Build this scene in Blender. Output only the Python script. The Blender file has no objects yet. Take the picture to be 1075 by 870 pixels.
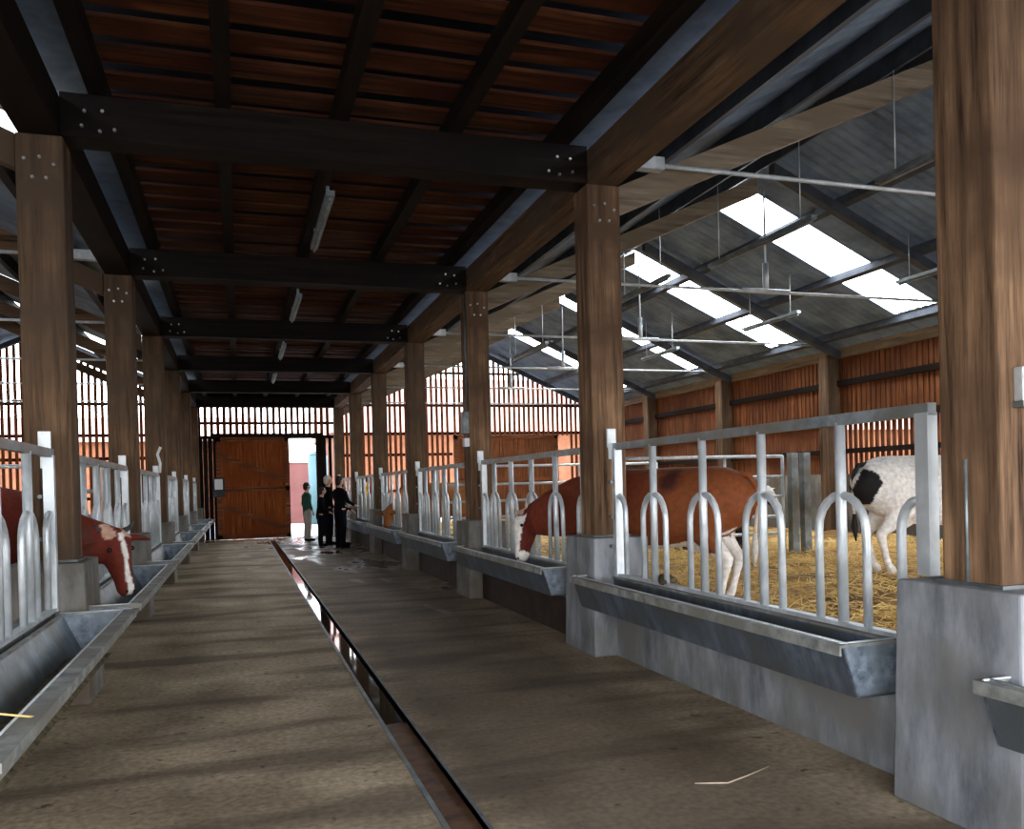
import bpy, bmesh, math, random
from mathutils import Vector, Matrix, noise
C = bpy.context.scene.collection
SC = bpy.context.scene
R = math.radians
random.seed(7)

# ------------------------------------------------------------------ camera
EYE = 1.5
psi, pit, rol = R(17.773), R(-0.476), R(-1.46)
F = Vector((math.sin(psi)*math.cos(pit), math.cos(psi)*math.cos(pit), math.sin(pit)))
RT = Vector((math.cos(psi), -math.sin(psi), 0))
UP = RT.cross(F)
r2 = RT*math.cos(rol) + UP*math.sin(rol)
u2 = UP*math.cos(rol) - RT*math.sin(rol)
cam = bpy.data.cameras.new('camera'); co = bpy.data.objects.new('camera', cam); C.objects.link(co)
co.matrix_world = Matrix(((r2.x, u2.x, -F.x, 0), (r2.y, u2.y, -F.y, 0), (r2.z, u2.z, -F.z, EYE), (0, 0, 0, 1)))
cam.sensor_width = 36; cam.lens = 893.26/1075*36; cam.shift_y = (516.1-435)/1075
cam.clip_start = .05; cam.clip_end = 300
SC.camera = co

# ------------------------------------------------------------------ world, exposure
SC.view_settings.view_transform = 'Standard'; SC.view_settings.look = 'None'
SC.view_settings.gamma = 1; SC.view_settings.use_curve_mapping = False
SC.view_settings.exposure = 0.2
SKY = 9.0          # overcast daylight outside the barn
SKYLIGHT = 16.0     # daylight glowing in the translucent roof panels
w = bpy.data.worlds.new('world'); SC.world = w; w.use_nodes = True
nt = w.node_tree; bg = nt.nodes['Background']
tc = nt.nodes.new('ShaderNodeTexCoord'); sp = nt.nodes.new('ShaderNodeSeparateXYZ')
rp = nt.nodes.new('ShaderNodeValToRGB')
rp.color_ramp.elements[0].position = 0.0; rp.color_ramp.elements[0].color = (0.95, 0.93, 0.92, 1)
rp.color_ramp.elements[1].position = 0.6; rp.color_ramp.elements[1].color = (0.70, 0.82, 1.0, 1)
nt.links.new(tc.outputs['Generated'], sp.inputs[0]); nt.links.new(sp.outputs['Z'], rp.inputs[0])
nt.links.new(rp.outputs[0], bg.inputs[0]); bg.inputs[1].default_value = SKY
# the barn is open behind the camera: portals aim sky samples at its openings
def portal(name, loc, rot, sx, sy):
    l = bpy.data.lights.new(name, 'AREA'); l.shape = 'RECTANGLE'; l.size = sx; l.size_y = sy
    l.cycles.is_portal = True
    o = bpy.data.objects.new(name, l); C.objects.link(o); o.location = loc; o.rotation_euler = rot
portal('rear_opening_portal', (.9, -1.55, 1.55), (R(90), 0, 0), 4.2, 3.1)

# ------------------------------------------------------------------ materials
MATS = {}
def newmat(name):
    m = bpy.data.materials.new(name); m.use_nodes = True
    n = m.node_tree.nodes; b = n['Principled BSDF']; MATS[name] = m
    return m, n, m.node_tree.links, b
def noisy(name, c1, c2, scale=(1,1,1), nscale=6, rough=.8, metal=0, bump=.15, detail=5, c3=None, big=None, spec=.3, roughvar=0, lo=.35, hi=.65):
    m, n, L, b = newmat(name)
    t = n.new('ShaderNodeTexCoord'); mp = n.new('ShaderNodeMapping'); mp.inputs['Scale'].default_value = scale
    L.new(t.outputs['Object'], mp.inputs[0])
    nz = n.new('ShaderNodeTexNoise'); nz.inputs['Scale'].default_value = nscale; nz.inputs['Detail'].default_value = detail; nz.inputs['Roughness'].default_value = .65
    L.new(mp.outputs[0], nz.inputs['Vector'])
    r = n.new('ShaderNodeValToRGB'); r.color_ramp.elements[0].position = lo; r.color_ramp.elements[1].position = hi
    r.color_ramp.elements[0].color = (*c1, 1); r.color_ramp.elements[1].color = (*c2, 1)
    L.new(nz.outputs['Fac'], r.inputs[0])
    out = r.outputs[0]
    if c3:
        n2 = n.new('ShaderNodeTexNoise'); n2.inputs['Scale'].default_value = big or .8; n2.inputs['Detail'].default_value = 4
        L.new(t.outputs['Object'], n2.inputs['Vector'])
        r3 = n.new('ShaderNodeValToRGB'); r3.color_ramp.elements[0].position = .42; r3.color_ramp.elements[1].position = .62
        L.new(n2.outputs['Fac'], r3.inputs[0])
        mx = n.new('ShaderNodeMixRGB'); mx.inputs[2].default_value = (*c3, 1)
        L.new(r3.outputs[0], mx.inputs[0]); L.new(out, mx.inputs[1]); out = mx.outputs[0]
    L.new(out, b.inputs['Base Color'])
    b.inputs['Roughness'].default_value = rough; b.inputs['Metallic'].default_value = metal
    b.inputs['Specular IOR Level'].default_value = spec
    if roughvar:
        mr = n.new('ShaderNodeMapRange'); mr.inputs[1].default_value = .3; mr.inputs[2].default_value = .7
        mr.inputs[3].default_value = rough-roughvar; mr.inputs[4].default_value = rough+roughvar
        L.new(nz.outputs['Fac'], mr.inputs[0]); L.new(mr.outputs[0], b.inputs['Roughness'])
    if bump:
        bp = n.new('ShaderNodeBump'); bp.inputs['Strength'].default_value = bump; bp.inputs['Distance'].default_value = .02
        L.new(nz.outputs['Fac'], bp.inputs['Height']); L.new(bp.outputs[0], b.inputs['Normal'])
    return m
def wood(name, c1, c2, axis, c3=None, rough=.75, k=9):
    s = [k, k, k]; s[axis] = .5
    return noisy(name, c1, c2, tuple(s), 1.6, rough, 0, .25, 6, c3, 1.3, .12)
for ax, an in enumerate('xyz'):
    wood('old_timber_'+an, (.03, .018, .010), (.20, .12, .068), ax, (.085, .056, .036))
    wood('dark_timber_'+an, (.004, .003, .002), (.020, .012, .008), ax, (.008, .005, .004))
    wood('board_'+an, (.035, .012, .006), (.32, .115, .042), ax, (.12, .04, .016), k=14)
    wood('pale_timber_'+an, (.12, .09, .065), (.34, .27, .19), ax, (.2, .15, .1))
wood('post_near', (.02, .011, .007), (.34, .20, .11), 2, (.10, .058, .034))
wood('loft_board', (.015, .005, .003), (.13, .043, .016), 0, (.045, .012, .005), k=12)
wood('slat_wood', (.07, .022, .008), (.24, .075, .025), 2)
wood('door_wood', (.08, .018, .005), (.36, .095, .020), 2, (.19, .045, .010), k=12)
noisy('concrete', (.11, .118, .13), (.32, .335, .355), (1, 1, .3), 5, .85, 0, .15, 9, (.17, .165, .15), 1.5)
noisy('concrete_dirty', (.10, .095, .085), (.27, .26, .235), (1, 1, .4), 4, .85, 0, .15, 8, (.13, .10, .07), 1.6)
noisy('silt', (.06, .028, .014), (.17, .085, .045), (1, 1, 1), 9, .5)
noisy('curb_dark', (.018, .010, .007), (.05, .028, .018), (1, 1, 1), 5, .7)
noisy('galv', (.50, .55, .58), (.82, .87, .90), (1, 1, .5), 9, .45, .45, .04, 3, (.52, .56, .57), 3, .5, .1)
noisy('galv_rim', (.16, .17, .165), (.40, .41, .38), (1, 1, 1), 9, .6, .3, .05, 5, (.22, .21, .18), 2.5, .4)
noisy('galv_dark', (.065, .085, .11), (.20, .24, .29), (1, 1, .3), 10, .5, .45, .05, 5, (.11, .12, .125), 2, .4, .1)
noisy('galv_dull', (.20, .235, .25), (.42, .48, .51), (1, 1, 1), 7, .5, .7, .05, 4, (.25, .25, .22), 2.5, .5, .1)
noisy('galv_blue', (.12, .155, .195), (.38, .45, .53), (1, 1, 1), 14, .5, .4, .05, 4, (.17, .20, .22), 3, .5, .1)
noisy('steel_dark', (.10, .115, .12), (.2, .22, .22), (1, 1, 1), 8, .5, .6, .03)
noisy('bolt', (.6, .6, .58), (.85, .85, .82), (1, 1, 1), 8, .3, .9, 0)
noisy('roof_sheet', (.09, .13, .20), (.20, .28, .41), (1, 1, 1), 1.5, .75, 0, .05, 4)
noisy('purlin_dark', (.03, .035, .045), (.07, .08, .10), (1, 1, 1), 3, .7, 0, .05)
noisy('pale_sheet', (.045, .045, .04), (.10, .10, .09), (1, 1, 1), 2.5, .8, 0, .05)
noisy('straw', (.18, .09, .02), (.95, .60, .19), (1, 1, 1), 14, .85, 0, .9, 8, (.24, .12, .03), 1.6)
noisy('strand', (.55, .31, .08), (.98, .70, .26), (1, 1, 1), 3, .7, 0, 0, 2)
noisy('feed', (.03, .025, .015), (.16, .12, .06), (1, 1, 1), 20, .9, 0, .8, 6)
noisy('brick_red', (.17, .06, .028), (.24, .095, .045), (1, 1, 1), 2, .9, 0, .05)
noisy('pink_wall', (.14, .05, .042), (.18, .07, .06), (1, 1, 1), 1, .9, 0, 0)
noisy('roof_red', (.42, .22, .17), (.55, .32, .26), (1, 1, 1), 2, .9, 0, 0)
noisy('teal', (.06, .115, .12), (.07, .13, .14), (1, 1, 1), 1, .6, 0, 0)
noisy('yard', (.35, .33, .31), (.5, .48, .45), (1, 1, 1), .8, .9, 0, 0)
noisy('white_plastic', (.7, .72, .75), (.8, .82, .84), (1, 1, 1), 3, .5, 0, 0)
noisy('black_rubber', (.02, .02, .02), (.04, .04, .04), (1, 1, 1), 5, .6, 0, 0)
noisy('horn', (.55, .42, .30), (.7, .58, .42), (1, 1, 1), 12, .5, 0, 0)
noisy('horn_dark', (.03, .03, .03), (.08, .07, .06), (1, 1, 1), 12, .5, 0, 0)
noisy('eye_black', (.005, .005, .005), (.01, .01, .01), (1, 1, 1), 4, .15, 0, 0)
noisy('skin', (.48, .27, .19), (.55, .32, .23), (1, 1, 1), 8, .6, 0, 0)
noisy('cloth_black', (.004, .004, .006), (.010, .010, .014), (1, 1, 1), 20, .95, 0, 0, spec=.05)
noisy('cloth_green', (.015, .07, .045), (.03, .12, .08), (1, 1, 1), 20, .9, 0, 0)
noisy('cloth_cream', (.38, .33, .28), (.52, .47, .40), (1, 1, 1), 20, .9, 0, 0)
noisy('cloth_blue', (.10, .17, .28), (.2, .3, .42), (1, 1, 1), 20, .9, 0, 0)
noisy('cloth_yellow', (.75, .42, .01), (.9, .6, .03), (1, 1, 1), 20, .9, 0, 0)
noisy('cloth_rust', (.16, .04, .02), (.25, .07, .035), (1, 1, 1), 20, .9, 0, 0)
noisy('cloth_white', (.6, .6, .6), (.75, .75, .75), (1, 1, 1), 20, .9, 0, 0)
noisy('hair_dark', (.01, .008, .006), (.025, .018, .012), (1, 1, 1), 30, .7, 0, 0)
noisy('hair_pale', (.5, .46, .40), (.65, .6, .52), (1, 1, 1), 30, .7, 0, 0)

def glow_mat(name, k):
    m, n, L, b = newmat(name)
    b.inputs['Base Color'].default_value = (.75, .8, .85, 1); b.inputs['Roughness'].default_value = .4
    b.inputs['Emission Color'].default_value = (.88, .94, 1.0, 1); b.inputs['Emission Strength'].default_value = SKYLIGHT*k
glow_mat('skylight_sheet', 1.0)
glow_mat('skylight_dim', .3)  # left skylights: glow turned down to darken the posts and aisle
def floor_mat():
    m, n, L, b = newmat('floor_concrete')
    t = n.new('ShaderNodeTexCoord')
    def nz(s, d, scale=(1,1,1)):
        mp = n.new('ShaderNodeMapping'); mp.inputs['Scale'].default_value = scale; L.new(t.outputs['Object'], mp.inputs[0])
        k = n.new('ShaderNodeTexNoise'); k.inputs['Scale'].default_value = s; k.inputs['Detail'].default_value = d; L.new(mp.outputs[0], k.inputs['Vector']); return k.outputs['Fac']
    def ramp(f, p0, c0, p1, c1):
        r = n.new('ShaderNodeValToRGB'); e = r.color_ramp.elements; e[0].position = p0; e[1].position = p1; e[0].color = (*c0, 1); e[1].color = (*c1, 1); L.new(f, r.inputs[0]); return r.outputs[0]
    def mix(a, c, f, mode='MIX'):
        x = n.new('ShaderNodeMixRGB'); x.blend_type = mode
        if isinstance(f, float): x.inputs[0].default_value = f
        else: L.new(f, x.inputs[0])
        for i, v in ((1, a), (2, c)):
            if isinstance(v, tuple): x.inputs[i].default_value = (*v, 1)
            else: L.new(v, x.inputs[i])
        return x.outputs[0]
    base = ramp(nz(1.3, 8), .3, (.24, .18, .11), .7, (.60, .48, .325))
    fine = ramp(nz(26, 6), .3, (.6, .58, .55), .7, (1.15, 1.12, 1.1))
    col = mix(base, fine, 1.0, 'MULTIPLY')
    streak = ramp(nz(1.2, 5, (.35, 1.6, 1)), .5, (0, 0, 0), .62, (1, 1, 1))
    col = mix(col, (.075, .048, .03), mix((0, 0, 0), streak, .65))
    spots = ramp(nz(9, 3), .66, (0, 0, 0), .72, (.8, .8, .8))
    col = mix(col, (.05, .035, .024), spots)
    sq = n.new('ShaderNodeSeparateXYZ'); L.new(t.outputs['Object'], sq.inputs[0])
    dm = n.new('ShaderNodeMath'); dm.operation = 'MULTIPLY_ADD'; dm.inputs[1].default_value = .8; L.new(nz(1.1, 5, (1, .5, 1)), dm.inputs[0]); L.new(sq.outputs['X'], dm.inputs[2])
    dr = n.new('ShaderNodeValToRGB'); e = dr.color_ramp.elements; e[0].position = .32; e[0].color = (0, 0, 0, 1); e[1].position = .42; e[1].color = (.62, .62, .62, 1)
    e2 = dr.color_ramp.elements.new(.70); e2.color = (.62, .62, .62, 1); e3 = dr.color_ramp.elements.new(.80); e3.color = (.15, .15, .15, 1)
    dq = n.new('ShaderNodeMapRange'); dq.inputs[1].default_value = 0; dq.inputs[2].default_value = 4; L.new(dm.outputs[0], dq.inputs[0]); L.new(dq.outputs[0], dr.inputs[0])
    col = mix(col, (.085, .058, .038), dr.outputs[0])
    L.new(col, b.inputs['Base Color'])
    # standing wet near the drain and towards the far door
    sx = n.new('ShaderNodeSeparateXYZ'); L.new(t.outputs['Object'], sx.inputs[0])
    mr = n.new('ShaderNodeMapRange'); mr.inputs[1].default_value = 13; mr.inputs[2].default_value = 24; mr.inputs[3].default_value = -.12; mr.inputs[4].default_value = .12
    xa = n.new('ShaderNodeMath'); xa.operation = 'MULTIPLY_ADD'; L.new(sx.outputs['X'], xa.inputs[0]); xa.inputs[1].default_value = 3.5; L.new(sx.outputs['Y'], xa.inputs[2]); xb = n.new('ShaderNodeMath'); xb.operation = 'SUBTRACT'; xb.inputs[1].default_value = 3.0; L.new(xa.outputs[0], xb.inputs[0]); L.new(xb.outputs[0], mr.inputs[0])
    ad = n.new('ShaderNodeMath'); ad.operation = 'ADD'; L.new(nz(.9, 3, (1.6, .5, 1)), ad.inputs[0]); L.new(mr.outputs[0], ad.inputs[1])
    wet = n.new('ShaderNodeMapRange'); wet.inputs[1].default_value = .56; wet.inputs[2].default_value = .68; wet.inputs[3].default_value = .75; wet.inputs[4].default_value = .16; L.new(ad.outputs[0], wet.inputs[0])
    L.new(wet.outputs[0], b.inputs['Roughness'])
    b.inputs['Specular IOR Level'].default_value = .4
    bp = n.new('ShaderNodeBump'); bp.inputs['Strength'].default_value = .25; bp.inputs['Distance'].default_value = .01; L.new(nz(18, 6), bp.inputs['Height']); L.new(bp.outputs[0], b.inputs['Normal'])
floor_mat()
def water_mat():
    m, n, L, b = newmat('water'); b.inputs['Base Color'].default_value = (.012, .010, .008, 1); b.inputs['Roughness'].default_value = .04; b.inputs['Specular IOR Level'].default_value = .7
water_mat()
def hide_mat():
    m, n, L, b = newmat('hide')
    a = n.new('ShaderNodeAttribute'); a.attribute_name = 'coat'
    t = n.new('ShaderNodeTexCoord'); k = n.new('ShaderNodeTexNoise'); k.inputs['Scale'].default_value = 22; k.inputs['Detail'].default_value = 4; L.new(t.outputs['Object'], k.inputs['Vector'])
    r = n.new('ShaderNodeValToRGB'); r.color_ramp.elements[0].color = (.78, .78, .78, 1); r.color_ramp.elements[1].color = (1.12, 1.12, 1.12, 1); r.color_ramp.elements[0].position = .3; r.color_ramp.elements[1].position = .65
    L.new(k.outputs['Fac'], r.inputs[0])
    x = n.new('ShaderNodeMixRGB'); x.blend_type = 'MULTIPLY'; x.inputs[0].default_value = 1; L.new(a.outputs['Color'], x.inputs[1]); L.new(r.outputs[0], x.inputs[2])
    L.new(x.outputs[0], b.inputs['Base Color']); b.inputs['Roughness'].default_value = .75; b.inputs['Specular IOR Level'].default_value = .25
    bp = n.new('ShaderNodeBump'); bp.inputs['Strength'].default_value = .3; bp.inputs['Distance'].default_value = .01; L.new(k.outputs['Fac'], bp.inputs['Height']); L.new(bp.outputs[0], b.inputs['Normal'])
hide_mat()

# ------------------------------------------------------------------ mesh helpers
class MB:
    def __init__(s): s.v = []; s.f = []; s.sm = []
    def add(s, vs, fs, smooth=False):
        o = len(s.v); s.v += [tuple(v) for v in vs]; s.f += [tuple(i+o for i in f) for f in fs]; s.sm += [smooth]*len(fs); return s
    def hexa(s, p):   # 4 bottom, 4 top
        return s.add(p, [(3,2,1,0), (4,5,6,7), (0,1,5,4), (1,2,6,5), (2,3,7,6), (3,0,4,7)])
    def box(s, x0, x1, y0, y1, z0, z1, tx=0, ty=0):
        return s.hexa([(x0,y0,z0), (x1,y0,z0), (x1,y1,z0), (x0,y1,z0), (x0+tx,y0+ty,z1), (x1-tx,y0+ty,z1), (x1-tx,y1-ty,z1), (x0+tx,y1-ty,z1)])
    def prism(s, prof, y0, y1, axis='y'):   # polygon in (x, z), swept along y
        n = len(prof)
        if axis == 'y': P = [(a, y0, b) for a, b in prof] + [(a, y1, b) for a, b in prof]
        else: P = [(y0, a, b) for a, b in prof] + [(y1, a, b) for a, b in prof]
        return s.add(P, [tuple(range(n))[::-1], tuple(range(n, 2*n))] + [(i, (i+1) % n, n+(i+1) % n, n+i) for i in range(n)])
    def tube(s, pts, r, n=10, cap=True):
        pts = [Vector(p) for p in pts]; rs = r if isinstance(r, (list, tuple)) else [r]*len(pts)
        o = len(s.v); ref = None
        for i, p in enumerate(pts):
            d = (pts[min(i+1, len(pts)-1)] - pts[max(i-1, 0)]).normalized()
            if ref is None:
                ref = Vector((0,0,1)) if abs(d.z) < .9 else Vector((1,0,0))
            a = d.cross(ref).normalized(); b = d.cross(a).normalized(); ref = -b if False else ref
            rr = rs[i]; ra, rb = rr if isinstance(rr, tuple) else (rr, rr)
            for k in range(n):
                t = 2*math.pi*k/n; s.v.append(tuple(p + a*math.cos(t)*ra + b*math.sin(t)*rb))
        for i in range(len(pts)-1):
            for k in range(n):
                q = (k+1) % n; s.f.append((o+i*n+k, o+i*n+q, o+(i+1)*n+q, o+(i+1)*n+k)); s.sm.append(True)
        if cap:
            s.f.append(tuple(o+k for k in range(n))[::-1]); s.sm.append(False)
            m = o+(len(pts)-1)*n; s.f.append(tuple(m+k for k in range(n))); s.sm.append(False)
        return s
    def ball(s, c, r, n=12, m=8):
        rx, ry, rz = r if isinstance(r, (list, tuple)) else (r, r, r); o = len(s.v)
        s.v.append((c[0], c[1], c[2]-rz))
        for i in range(1, m):
            t = math.pi*i/m
            for k in range(n):
                a = 2*math.pi*k/n; s.v.append((c[0]+rx*math.sin(t)*math.cos(a), c[1]+ry*math.sin(t)*math.sin(a), c[2]-rz*math.cos(t)))
        s.v.append((c[0], c[1], c[2]+rz)); e = len(s.v)-1
        for k in range(n):
            q = (k+1) % n
            s.f.append((o, o+1+q, o+1+k)); s.f.append((e, e-n+k, e-n+q)); s.sm += [True]*2
            for i in range(m-2):
                s.f.append((o+1+i*n+k, o+1+i*n+q, o+1+(i+1)*n+q, o+1+(i+1)*n+k)); s.sm.append(True)
        return s
    def build(s, name, mat, parent=None, origin=None, bevel=0):
        org = Vector(origin) if origin is not None else Vector((0, 0, 0))
        me = bpy.data.meshes.new(name); me.from_pydata([tuple(Vector(v)-org) for v in s.v], [], s.f)
        me.polygons.foreach_set('use_smooth', s.sm); me.materials.append(MATS[mat]); me.update()
        bm = bmesh.new(); bm.from_mesh(me); bmesh.ops.recalc_face_normals(bm, faces=bm.faces); bm.to_mesh(me); bm.free()
        o = bpy.data.objects.new(name, me); C.objects.link(o)
        if parent is not None: o.parent = parent
        else: o.location = org
        if bevel:
            b = o.modifiers.new('bevel', 'BEVEL'); b.width = bevel; b.segments = 2; b.limit_method = 'ANGLE'
        return o
def tag(o, label=None, cat=None, group=None, kind=None):
    if label: o['label'] = label
    if cat: o['category'] = cat
    if group: o['group'] = group
    if kind: o['kind'] = kind
    return o
def thing(name, label, cat, loc=(0,0,0), group=None, rz=0):
    o = bpy.data.objects.new(name, None); C.objects.link(o); o.location = loc; o.rotation_euler = (0, 0, rz); o.empty_display_size = .1
    return tag(o, label, cat, group)
def copy_tree(o, parent=None):
    c = o.copy(); C.objects.link(c); c.parent = parent
    for ch in [x for x in SC.objects if x.parent == o and x is not c]: copy_tree(ch, c)
    return c
def struct(o): o['kind'] = 'structure'; return o
ORD = ['nearest', 'second', 'third', 'fourth', 'fifth', 'sixth', 'seventh']
Y0, S = 2.706, 4.186
def FY(i): return Y0 + S*(i-1)
def mx(x): return 1.814 - x          # mirror to the left side of the aisle
YE = 28.15                            # end wall
YN = -1.5                             # open near end
RIDGE, RZ, SL = 7.6, 6.3, .45
def rz(x, left=False):
    if left: x = mx(x)
    return RZ - SL*abs(x-RIDGE)

# ------------------------------------------------------------------ floor and drain
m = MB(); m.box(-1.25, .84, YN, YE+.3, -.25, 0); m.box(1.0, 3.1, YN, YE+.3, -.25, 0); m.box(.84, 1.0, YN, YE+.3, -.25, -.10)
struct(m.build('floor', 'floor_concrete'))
m = MB(); m.box(-11, -1.25, YN, YE, -.2, .05); struct(m.build('floor', 'concrete_dirty'))
m = MB(); m.box(3.1, 12.4, YN, YE, -.2, .05); struct(m.build('floor', 'concrete_dirty'))
m = MB(); m.box(-60, 70, YE+.3, 120, -.3, -.02); m.box(-60, 70, -60, YN, -.3, -.02); m.box(12.4, 70, YN, YE+.3, -.3, -.02); m.box(-60, -11, YN, YE+.3, -.3, -.02)
struct(m.build('ground', 'yard'))
t = thing('drain_channel', 'long narrow drain channel cut down the middle of the aisle floor', 'drain', (.92, YN, -.1))
m = MB(); m.box(.815, .84, YN, 27.2, -.1, .006); m.build('edge_angle', 'galv_dull', t, t.location)
m = MB(); m.box(1.0, 1.018, YN, 27.2, -.1, .004); m.build('edge_angle', 'steel_dark', t, t.location)
m = MB(); m.box(.84, 1.0, 5.5, 27.2, -.098, -.03); tag(m.build('water', 'water'), 'dark shiny water standing in the aisle drain', 'water', kind='stuff')
m = MB(); m.box(.84, 1.0, YN, 5.5, -.098, -.035); tag(m.build('silt', 'silt'), 'dark brown silt in the near end of the aisle drain', 'silt', kind='stuff')

# ------------------------------------------------------------------ curbs, plinths, pillars
PLN = -.166   # plinth starts this far before the post face
for side in (0, 1):
    for i in range(0, 7):
        y0, y1 = FY(i)+PLN+.7, FY(i+1)+PLN
        if i == 0: y0 = YN
        x0, x1 = 3.08, 3.24
        m = MB()
        a, b = (x0, x1) if side == 0 else (mx(x1), mx(x0))
        m.box(a, b, y0-.02, y1+.02, 0, .69)
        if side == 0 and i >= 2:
            m2 = MB(); m2.box(3.055, 3.08, y0+.1, y1, .0, .36)  # thin dark strip over the lower part of the curb face
            tag(m2.build('kickboard', 'curb_dark', origin=(3.07, y0, 0)), 'dark strip low on the curb below the %s feed trough on the right' % ORD[min(i, 6)], 'kickboard', 'dark boards under the right troughs')
        struct(m.build('wall_curb', 'concrete', origin=(a, y0, 0)))
side_n = {0: 'right', 1: 'left'}
def bolt_at(p, parent, r=.013, axis='y'):
    q = Vector(p); d = Vector((0, -.02, 0)) if axis == 'y' else (Vector((-.02, 0, 0)) if axis == 'x' else Vector((.02, 0, 0)))
    MB().tube([q, q+d], r, 6).build('bolt', 'bolt', parent, parent['o'] if 'o' in parent else parent.location)
for side in (0, 1):
    for i in range(1, 8):
        if side == 1 and i == 1: continue
        ya, yb = FY(i)+PLN, FY(i)+PLN+.7
        if i == 7: yb = YE-.1
        xf = (lambda x: x) if side == 0 else mx
        xs = sorted((xf(2.867), xf(3.42)))
        k = ORD[i-1] if side == 0 else ORD[i-2]
        m = MB(); ym = (ya+yb)/2
        m.hexa([(xs[0], ya, 0), (xs[1], ya, 0), (xs[1], yb, 0), (xs[0], yb, 0), (xs[0]+.02, ya+.01, 1.02), (xs[1]-.02, ya+.01, 1.02), (xs[1]-.02, yb-.03, 1.02), (xs[0]+.02, yb-.03, 1.02)])
        tag(m.build('concrete_plinth', 'concrete' if side == 0 and i < 3 else 'concrete_dirty', origin=((xs[0]+xs[1])/2, ym, 0), bevel=.012),
            'tapered concrete plinth under the %s timber post from the camera on the %s' % (k, side_n[side]), 'plinth', 'concrete plinths under the %s posts' % side_n[side])
        xs = sorted((xf(2.967), xf(3.28)))
        t = thing('timber_post', 'thick square timber post, %s from the camera on the %s of the aisle' % (k, side_n[side]), 'post', ((xs[0]+xs[1])/2, FY(i)+.157, 1.02), 'timber posts on the %s of the aisle' % side_n[side])
        ytop = 4.12
        m = MB(); m.box(xs[0], xs[1], FY(i), FY(i)+.313, 1.02, ytop)
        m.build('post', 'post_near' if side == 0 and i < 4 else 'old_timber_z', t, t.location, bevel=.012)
        if i in (1, 2, 3):
            for (dx, z) in ((.06, 3.93), (.16, 3.95), (.25, 3.9), (.11, 3.8), (.2, 3.8)): bolt_at((xs[0]+dx, FY(i), z), t)
            m = MB(); m.box(xs[0]-.02, xs[1]+.02, FY(i)-.02, FY(i)+.333, 1.02, 1.035); m.build('base_plate', 'steel_dark', t, t.location)

# ------------------------------------------------------------------ long beams and loft over the aisle
for side in (0, 1):
    xs = (2.99, 3.26) if side == 0 else (mx(3.26), mx(2.99))
    m = MB(); m.box(xs[0], xs[1], YN, YE, 4.12, 4.42)
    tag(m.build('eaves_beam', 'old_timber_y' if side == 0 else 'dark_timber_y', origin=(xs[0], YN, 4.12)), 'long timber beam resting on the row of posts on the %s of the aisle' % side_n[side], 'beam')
for i in range(2, 8):
    y = FY(i)
    t = thing('cross_beam', 'dark timber beam across the aisle ceiling, %s from the camera' % ORD[i-2], 'beam', (.907, y, 4.12), 'cross beams over the aisle')
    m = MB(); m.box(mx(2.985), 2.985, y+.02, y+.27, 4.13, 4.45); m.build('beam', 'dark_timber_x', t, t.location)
    if i < 5:
        for sgn, base in ((1, 2.62), (-1, mx(2.62))):
            for dx, dz in ((0, .07), (.1, .05), (.22, .08), (.08, .2), (.2, .19)):
                bolt_at((base+sgn*dx, y+.02, 4.13+dz), t)
for k, x in enumerate((-.92, -.04, .86, 1.80, 2.76)):
    m = MB(); m.box(x-.06, x+.06, YN, YE, 4.452, 4.608)
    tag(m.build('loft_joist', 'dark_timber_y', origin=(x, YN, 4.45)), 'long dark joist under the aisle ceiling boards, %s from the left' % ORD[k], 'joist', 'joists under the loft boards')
m = MB(); y = YN; q = 0
while y < YE:
    h = .008*math.sin(q*2.3); m.box(-1.2, 2.82, y, y+.25, 4.62+h, 4.65+h); y += .40; q += 1
struct(m.build('ceiling', 'loft_board'))
m = MB(); m.box(-1.4, 3.2, YN, YE, 4.82, 4.86); struct(m.build('ceiling', 'dark_timber_x'))
for side in (0, 1):
    xs = (2.83, 3.25) if side == 0 else (mx(3.25), mx(2.83))
    m = MB(); m.box(xs[0], xs[1], YN, YE, 4.6, 4.63); struct(m.build('trim_1' if side == 0 else 'trim_2', 'pale_sheet'))

# ------------------------------------------------------------------ pen roofs
SKY_R = [(11.85, 12.86), (15.75, 16.75), (19.45, 20.45), (23.9, 24.9)]
SKY_L = [(7.3, 8.3), (12.6, 13.5), (17.2, 18.15), (20.9, 21.9), (24.3, 25.3)]
def roof_piece(m, x0, x1, y0, y1, left):
    # corrugated sheet between x0..x1 (right-hand coordinates), ribs running down the slope
    n = max(1, round((y1-y0)/.09)); vs = []; 
    for j in range(n+1):
        y = y0+(y1-y0)*j/n; dz = .016 if j % 2 else 0
        for x in (x0, x1):
            X = mx(x) if left else x
            z = RZ-SL*abs(x-RIDGE)+dz
            vs += [(X, y, z), (X, y, z+.02)]
    fs = []
    for j in range(n):
        a = j*4; b = a+4
        fs += [(a, b, b+2, a+2), (a+1, a+3, b+3, b+1), (a, a+1, b+1, b), (a+2, b+2, b+3, a+3)]
    fs += [(0, 2, 3, 1), (n*4, n*4+1, n*4+3, n*4+2)]
    m.add(vs, fs)
def slope(name, xa, xb, left, lights, sx0, sx1):
    m = MB(); y = YN
    for (a, b) in lights:
        roof_piece(m, xa, xb, y, a, left)
        if xa < sx0: roof_piece(m, xa, sx0, a, b, left)
        if xb > sx1: roof_piece(m, sx1, xb, a, b, left)
        y = b
    roof_piece(m, xa, xb, y, YE+.4, left)
    struct(m.build(name, 'roof_sheet'))
slope('ceiling', 3.0, 7.6, False, [], 0, 0)
slope('ceiling', 7.6, 12.6, False, SKY_R, 7.8, 11.65)
slope('ceiling', 3.0, 7.6, True, SKY_L, 3.15, 7.0)
slope('ceiling', 7.6, 12.6, True, [], 0, 0)
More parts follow.
